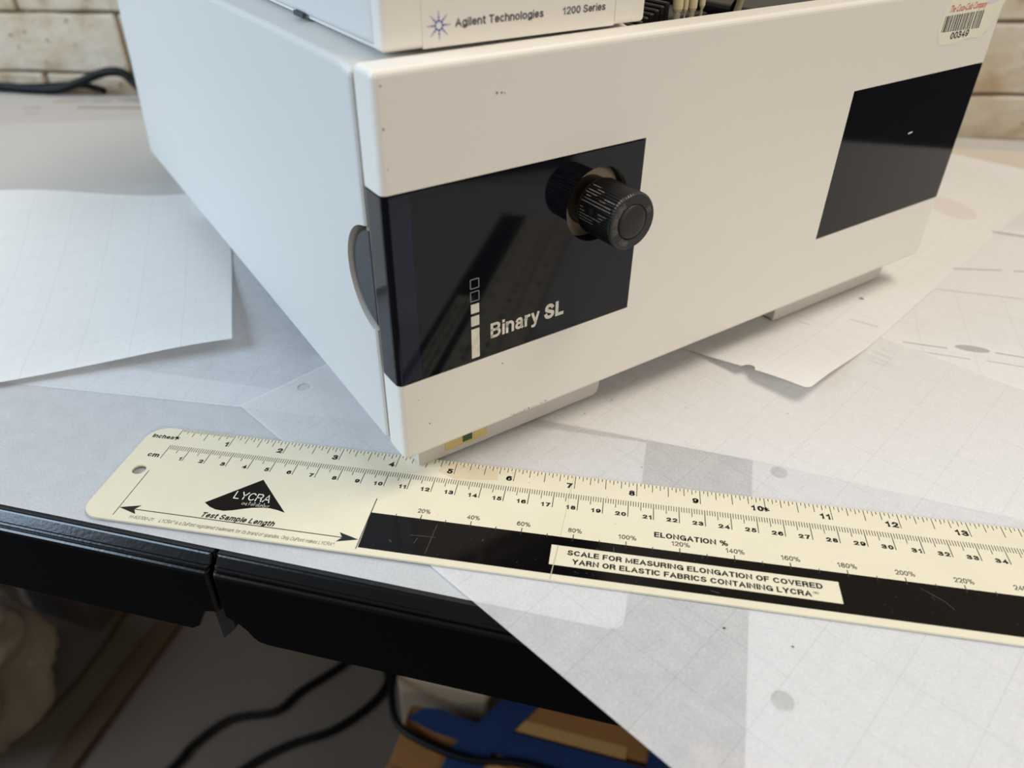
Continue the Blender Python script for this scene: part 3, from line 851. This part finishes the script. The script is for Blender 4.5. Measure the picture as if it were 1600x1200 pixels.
printing('worn_ridges', bm, worn_m, knob)['kind'] = 'stuff'
bm = bmesh.new()   # scuffs on the front ring of the knob
def ringpatch(a0_, a1_, r0_, r1_, k=8):
    A = [a0_+(a1_-a0_)*i/k for i in range(k+1)]
    P_ = [(r0_+random.uniform(-.2, .2), a) for a in A]+[(r1_+random.uniform(-.4, .1), a) for a in A[::-1]]
    bm.faces.new([bm.verts.new(((kn_u+r_*math.cos(math.radians(a)))*MM, -20.05*MM, (kn_z+dz+r_*math.sin(math.radians(a)))*MM)) for r_, a in P_])
ringpatch(120, 205, 7.0, 9.7); ringpatch(232, 262, 7.1, 9.6); ringpatch(15, 32, 7.4, 9.2)
printing('scuffs', bm, scuff_m, knob)

# lettering and bars on the smoked panel
fv = frame_v(-0.05); fvz = lambda a, b: fv(a, b+dz)
bm = bmesh.new()
for b0, b1 in ((54.3, 67.4), (68.7, 73.0), (74.2, 78.1)): rect(bm, 31.8, 35.4, b0, b1, fvz)
printing('status_bars', bm, white_ink, PU)
bm = bmesh.new()
for b0, b1 in ((79.4, 83.3), (84.7, 88.4)):
    for a_ in (((31.8, b0), (35.4, b0)), ((31.8, b1), (35.4, b1)), ((31.8, b0), (31.8, b1)), ((35.4, b0), (35.4, b1))): stroke(bm, a_[0], a_[1], 0.35, fvz)
printing('status_outlines', bm, grey_ink, PU)
bm = bmesh.new()
add_text(bm, 'Binary', 40.4, 60.6, 6.7, 23.2, fvz, bold=0.175)
printing('lettering', bm, white_ink, PU)
bm = bmesh.new()
add_text(bm, 'SL', 65.8, 60.6, 6.9, 9.8, fvz, bold=0.22)
printing('lettering', bm, white_ink, PU)
bm = bmesh.new(); stroke(bm, (293, 97.6), (296.4, 97.9), 0.8, fvz)
printing('paint_chip', bm, white_ink, PU)
# dirt marks and small specks
bm = bmesh.new(); random.seed(8)
for (a, b, r_) in ((43.2, 152.5, 0.4), (45.0, 152.3, 0.35), (46.2, 152.0, 0.25), (2.8, 160.0, 0.3), (2.6, 147.5, 0.35), (3.0, 135, 0.2), (12, 31, 0.3), (46, 47, 0.3), (8, 44, 0.2)):
    poly_add(bm, circle(a, b, r_, 7), fvz)
for k in range(42):
    t = random.random(); a = 50+19*t; poly_add(bm, circle(a, 17.8+random.uniform(0, 1.3)+0.9*t, random.uniform(0.08, 0.24), 5), fvz)
printing('dirt_marks', bm, soft_ink, PU)['kind'] = 'stuff'
# asset sticker, torn and peeling
stp = [(294.6, 158.5), (292.0, 154.0), (291.4, 146.5), (292.6, 143.4), (294.2, 142.8), (295.4, 139.8), (300.5, 138.9), (311, 138.8), (317, 140.2), (331, 139.6), (337, 143.2), (343.3, 153.6), (344.2, 156.0), (336, 155.6), (331, 157.6), (327, 159.5)]
st = prism('asset_sticker', [(a, b+dz) for a, b in stp], -0.12, 0.05, 'y', stick_m, PU)
st['label'] = 'torn cream asset sticker with red script and a barcode'
fs_ = lambda a, b: frame_v(-0.17)(a, b+dz)
bm = bmesh.new(); a = 294.6; random.seed(3)
pat = 'kWkkgggWkkWgggWkkWkkWkkWggggWkkWkWkkWkgWWkkWggWkkWkk'
tot = len(pat); wd = 33.0/tot; bk = bmesh.new()
for i, ch in enumerate(pat):
    x0 = 294.2+i*wd; x1 = x0+wd*(0.72 if ch == 'k' else 1.0)
    yb, yt = 145.2-0.02*(i), 152.3-0.0*i
    if ch == 'k': rect(bm, x0, x1, yb, yt, fs_)
    elif ch == 'g': rect(bk, x0, x1, yb, yt, fs_)
add_text(bm, '00349', 303.6, 141.2, 3.2, 15.6, fs_, bold=0.18)
printing('barcode', bm, soft_ink, st); printing('barcode_tint', bk, bar_grey, st)
bm = bmesh.new(); add_text(bm, 'The Coca-Cola Company', 296.4, 153.7, 3.0, 31.5, fs_, bold=0.012, shear=0.45, script=True)
printing('red_script', bm, red_ink, st)
bm = bmesh.new(); poly_add(bm, [(328, 154.8), (333, 154.6), (344, 156.4), (341.5, 158.2), (333, 159.5), (327.5, 158)], fs_)
poly_add(bm, [(318, 139.2), (336, 140.6), (338.8, 145.4), (335, 145.2), (330, 142), (322, 141.4)], lambda a, b: frame_v(-0.03)(a, b+dz))
printing('peeled_patch', bm, peel_m, st)
# feet and leak label
for a0_, a1_ in ((11.6, 109.5), (234.5, 332)):
    prism('foot', [(a0_, 26+dz-9), (a0_, 0.6+dz), (a0_+0.8, dz-0.0), (a1_-3.0, dz-0.0), (a1_-1.2, 1.2+dz), (a1_-0.2, 5+dz), (a1_, 17+dz)], 11.6, 120, 'y', foot_m, PU)
for a0_ in (11.6, 234.5):
    box('foot', a0_, a0_+98, 330, 420, 0.9, 18, foot_m, PU, 1.0, 2)
lab = box('tan_label', 24.4, 45.5, 11.3, 11.62, 2.7+dz, 10+dz, tan_lab, PU)
lab['label'] = 'small tan label under the front cover'
box('green_mark', 33.0, 37.8, 11.2, 11.4, 4.0+dz, 9+dz, green_ink, lab)
# fluid lines inside the open top
bm = bmesh.new()
for k in range(7):
    rect_x = 122+k*3.6
    box_bm(rect_x, rect_x+2.4, 25+k*1.0, 62+k*3, 120, 162+k*0.9, 0.5, 1, bm)
link('ribbed_manifold', to_mesh(bm), black_m, PU)
box('manifold_block', 118, 150, 36, 90, 97, 154, void_m, PU, 1, 2)
for i, (cu, cr, zb_) in enumerate(((150.2, 2.1, 163.5), (154.6, 1.0, 163.0), (158.6, 1.8, 163.2), (164.0, 1.2, 163.6))):
    t_ = link('tube_connector', to_mesh(lathe_bm([(cr-0.5, zb_), (cr, zb_+1.2), (cr, 178), (cr-0.4, 180)], 20, Matrix.Translation((cu*MM, 31*MM, 0)))), tube_m, PU)
    tube('clear_tube', [(cu, 31, zb_+1), (cu-0.5, 32, 145), (cu-3, 38, 97)], cr-0.6, clear_m, t_)
tube('capillary_line', [(196, 40, 172), (202, 44, 162), (206, 55, 140), (210, 80, 100)], 1.6, tube_m, PU)
tube('capillary_line', [(118, 60, 158), (126, 50, 166), (136, 52, 172), (150, 70, 176), (160, 100, 150)], 0.6, black_m, PU)
tube('capillary_line', [(204, 46, 176), (212, 52, 163), (226, 70, 150), (240, 90, 100)], 1.3, black_m, PU)
box('inner_module', 238, 336, 60, 300, 96, 152, black_m, PU, 2, 2)
box('inner_module', 176, 234, 90, 300, 96, 148, black_m, PU, 2, 2)

# ================================================================= UPPER MODULE
UM = thing('degasser_module', 'narrow cream instrument box stacked on the pump, logo plate on its front', 'laboratory instrument', (BX-2.6, BY+0.3, 0), YAW-0.028)
TB = 166.2
cb = box_bm(12.4, 115.4, 19, 380, TB, TB+120, 2.0, 3)
link('casing', boolean(cb, []), casing_m, UM)
box('base_strip', 14.0, 113.5, 17.4, 376, TB-1.1, TB+3, casing_m, UM)
fb = box_bm(12.0, 115.6, 12.5, 19.2, TB-0.9, TB+120, 1.6, 4)
link('front_cover', boolean(fb, [(box_bm(25.9, 101.7, 12.0, 13.0, TB-3, TB+60), 'DIFFERENCE')]), plastic, UM)
box('logo_plate', 26.05, 101.55, 12.55, 13.2, TB-0.9, TB+59, plastic, UM)
box('side_clip', 11.6, 13, 82, 92, TB-1.0, TB+0.6, grip_m, UM)
fu = frame_v(12.48)
def UZ(a, b): return fu(a, b)
bm = bmesh.new()
ecx, ecz = 31.9, 171.6
for k in range(8):
    t = k*math.pi/4+math.pi/2
    for rad, rr in ((1.4, 0.44), (2.4, 0.33), (3.3, 0.25), (4.05, 0.17)):
        poly_add(bm, circle(ecx+rad*math.cos(t)*1.0, ecz+rad*math.sin(t)*1.0, rr, 10), UZ)
printing('sunburst_emblem', bm, blue_ink, UM)
bm = bmesh.new()
add_text(bm, 'Agilent Technologies', 37.6, 170.6, 2.5, 33.6, UZ, bold=0.165)
printing('lettering', bm, navy_ink, UM)
bm = bmesh.new()
add_text(bm, '1200 Series', 79.0, 170.6, 2.4, 18.2, UZ, bold=0.165)
printing('lettering', bm, navy_ink, UM)

# ================================================================= WALL CORD
tag(tube('power_cord', [(-640, 503, 5), (-560, 503, 4), (-486, 503, 4.8), (-455, 503, 4), (-420, 503, 5), (-395, 503, 12), (-368, 503, 22), (-350, 503, 26), (-336, 503, 24), (-322, 500, 14), (-300, 492, 5), (-260, 480, 5)], 4.6, cord_m),
    'black power cord lying along the foot of the brick wall', 'cord')
tag(tube('power_cord', [(-640, 512, 3), (-560, 513, 2), (-470, 512, 3), (-430, 513, 6), (-400, 514, 8), (-385, 514, 6), (-370, 510, 4)], 3.4, cord_m),
    'second black cord half hidden behind the first along the wall', 'cord')

# ================================================================= UNDER THE TABLE
CB = thing('cardboard_box', 'brown cardboard box sealed with blue tape on the floor under the table', 'box', (40, 60, -740), D(-5.5))
# local frame origin near front-left; top at 260
box('carton', -22, 330, -90, 110, 0, 258, card_m, CB, 2, 1)
box('flap', -22, 152, -90, 45, 258, 260, card_m, CB)
box('flap', 70, 330, 112, 160, 258, 262, card_m, CB)
box('packing_tape', 70, 190, 108, 120, 262, 262.6, card_in, CB)
box('packing_tape', 40, 90, 60, 72, 260, 260.5, card_in, CB)
def tape(pts, z, name='blue_tape'): return prism(name, pts, z, z+0.7, 'z', tape_m, CB)
tape([(-20, 90), (-8, 106), (10, 110), (26, 106), (230, 104), (330, 104), (330, 72), (230, 70), (8, 86), (-18, 92)], 262.2)
tape([(78, 158), (112, 158), (66, 74), (52, -88), (18, -88), (30, 74)], 262.8)
tape([(212, 160), (244, 160), (236, -88), (202, -88)], 263.4)
tag(link('foam_block', to_mesh(box_bm(-48, 50, -40, 40, 0, 266, 5, 2)), pale_m, None, (56, 232, -740), (0, 0, D(-4))), 'pale block of packing foam standing behind the taped cardboard box', 'packing')
z = -735
tag(tube('floor_cable', [(-360, 60, z), (-301, 184, z), (-291, 214, z), (-259, 256, z), (-205, 277, z), (-183, 311, z), (-144, 356, z), (-100, 420, z), (-60, 440, z), (-60, 400, z), (-78, 372, z), (-70, 345, z), (-82, 310, z), (-120, 266, z), (-170, 236, z), (-210, 200, z), (-250, 140, z), (-300, 60, z)], 5.0, cord_m),
    'thick black cable looping across the floor under the tables', 'cable')
tag(tube('floor_cable', [(0, 330, -736), (-2, 280, -600), (2, 215, -480), (3.6, 201, -474), (8.4, 173, -473), (25, 142, -473), (64, 127, -473), (101, 122, -473), (148, 126, -473), (240, 110, -473), (330, 90, -473)], 3.6, cord_m),
    'black cable hanging down and lying over the taped cardboard box', 'cable')
tag(tube('thin_cord', [(-640, 60, -738), (-533, 166, -738), (-500, 249, -738), (-493, 330, -738), (-493, 391, -738), (-480, 480, -738)], 2.6, browncord_m), 'thin brown cord on the floor left of the wooden strip', 'cord')
tag(link('wooden_strip', to_mesh(box_bm(-16, 16, -260, 330, 0, 10, 1.5, 2)), wood_m, None, (-436, 190, -740), (0, 0, D(-5.5))), 'brown wooden strip lying on the floor at lower left', 'wood strip')
# plastic bag
bm = bmesh.new(); bmesh.ops.create_icosphere(bm, subdivisions=5, radius=1)
for v in bm.verts:
    nn = noise.noise(v.co*1.6+Vector((3, 1, 5)))*0.26 - abs(noise.noise(v.co*2.3))*0.36 - abs(noise.noise(v.co*5.0))*0.06 + 0.08
    c_ = v.co.copy(); v.co = Vector((c_.x*0.105, c_.y*0.115, max(c_.z*0.11, -0.085)))*(1+nn)
tag(link('plastic_bag', to_mesh(bm), bag_m, None, (-598, 205, -645), smooth=True), 'crumpled translucent plastic bag on the floor at far left', 'bag')
sb = thing('storage_box', 'dark storage box on the floor behind the plastic bag', 'box', (-565, 430, -740), D(-8))
box('body', -60, 60, -70, 70, 0, 120, storage_m, sb, 3, 2)
box('lid', -63, 63, -73, 73, 120, 140, void_m, sb, 2, 2)
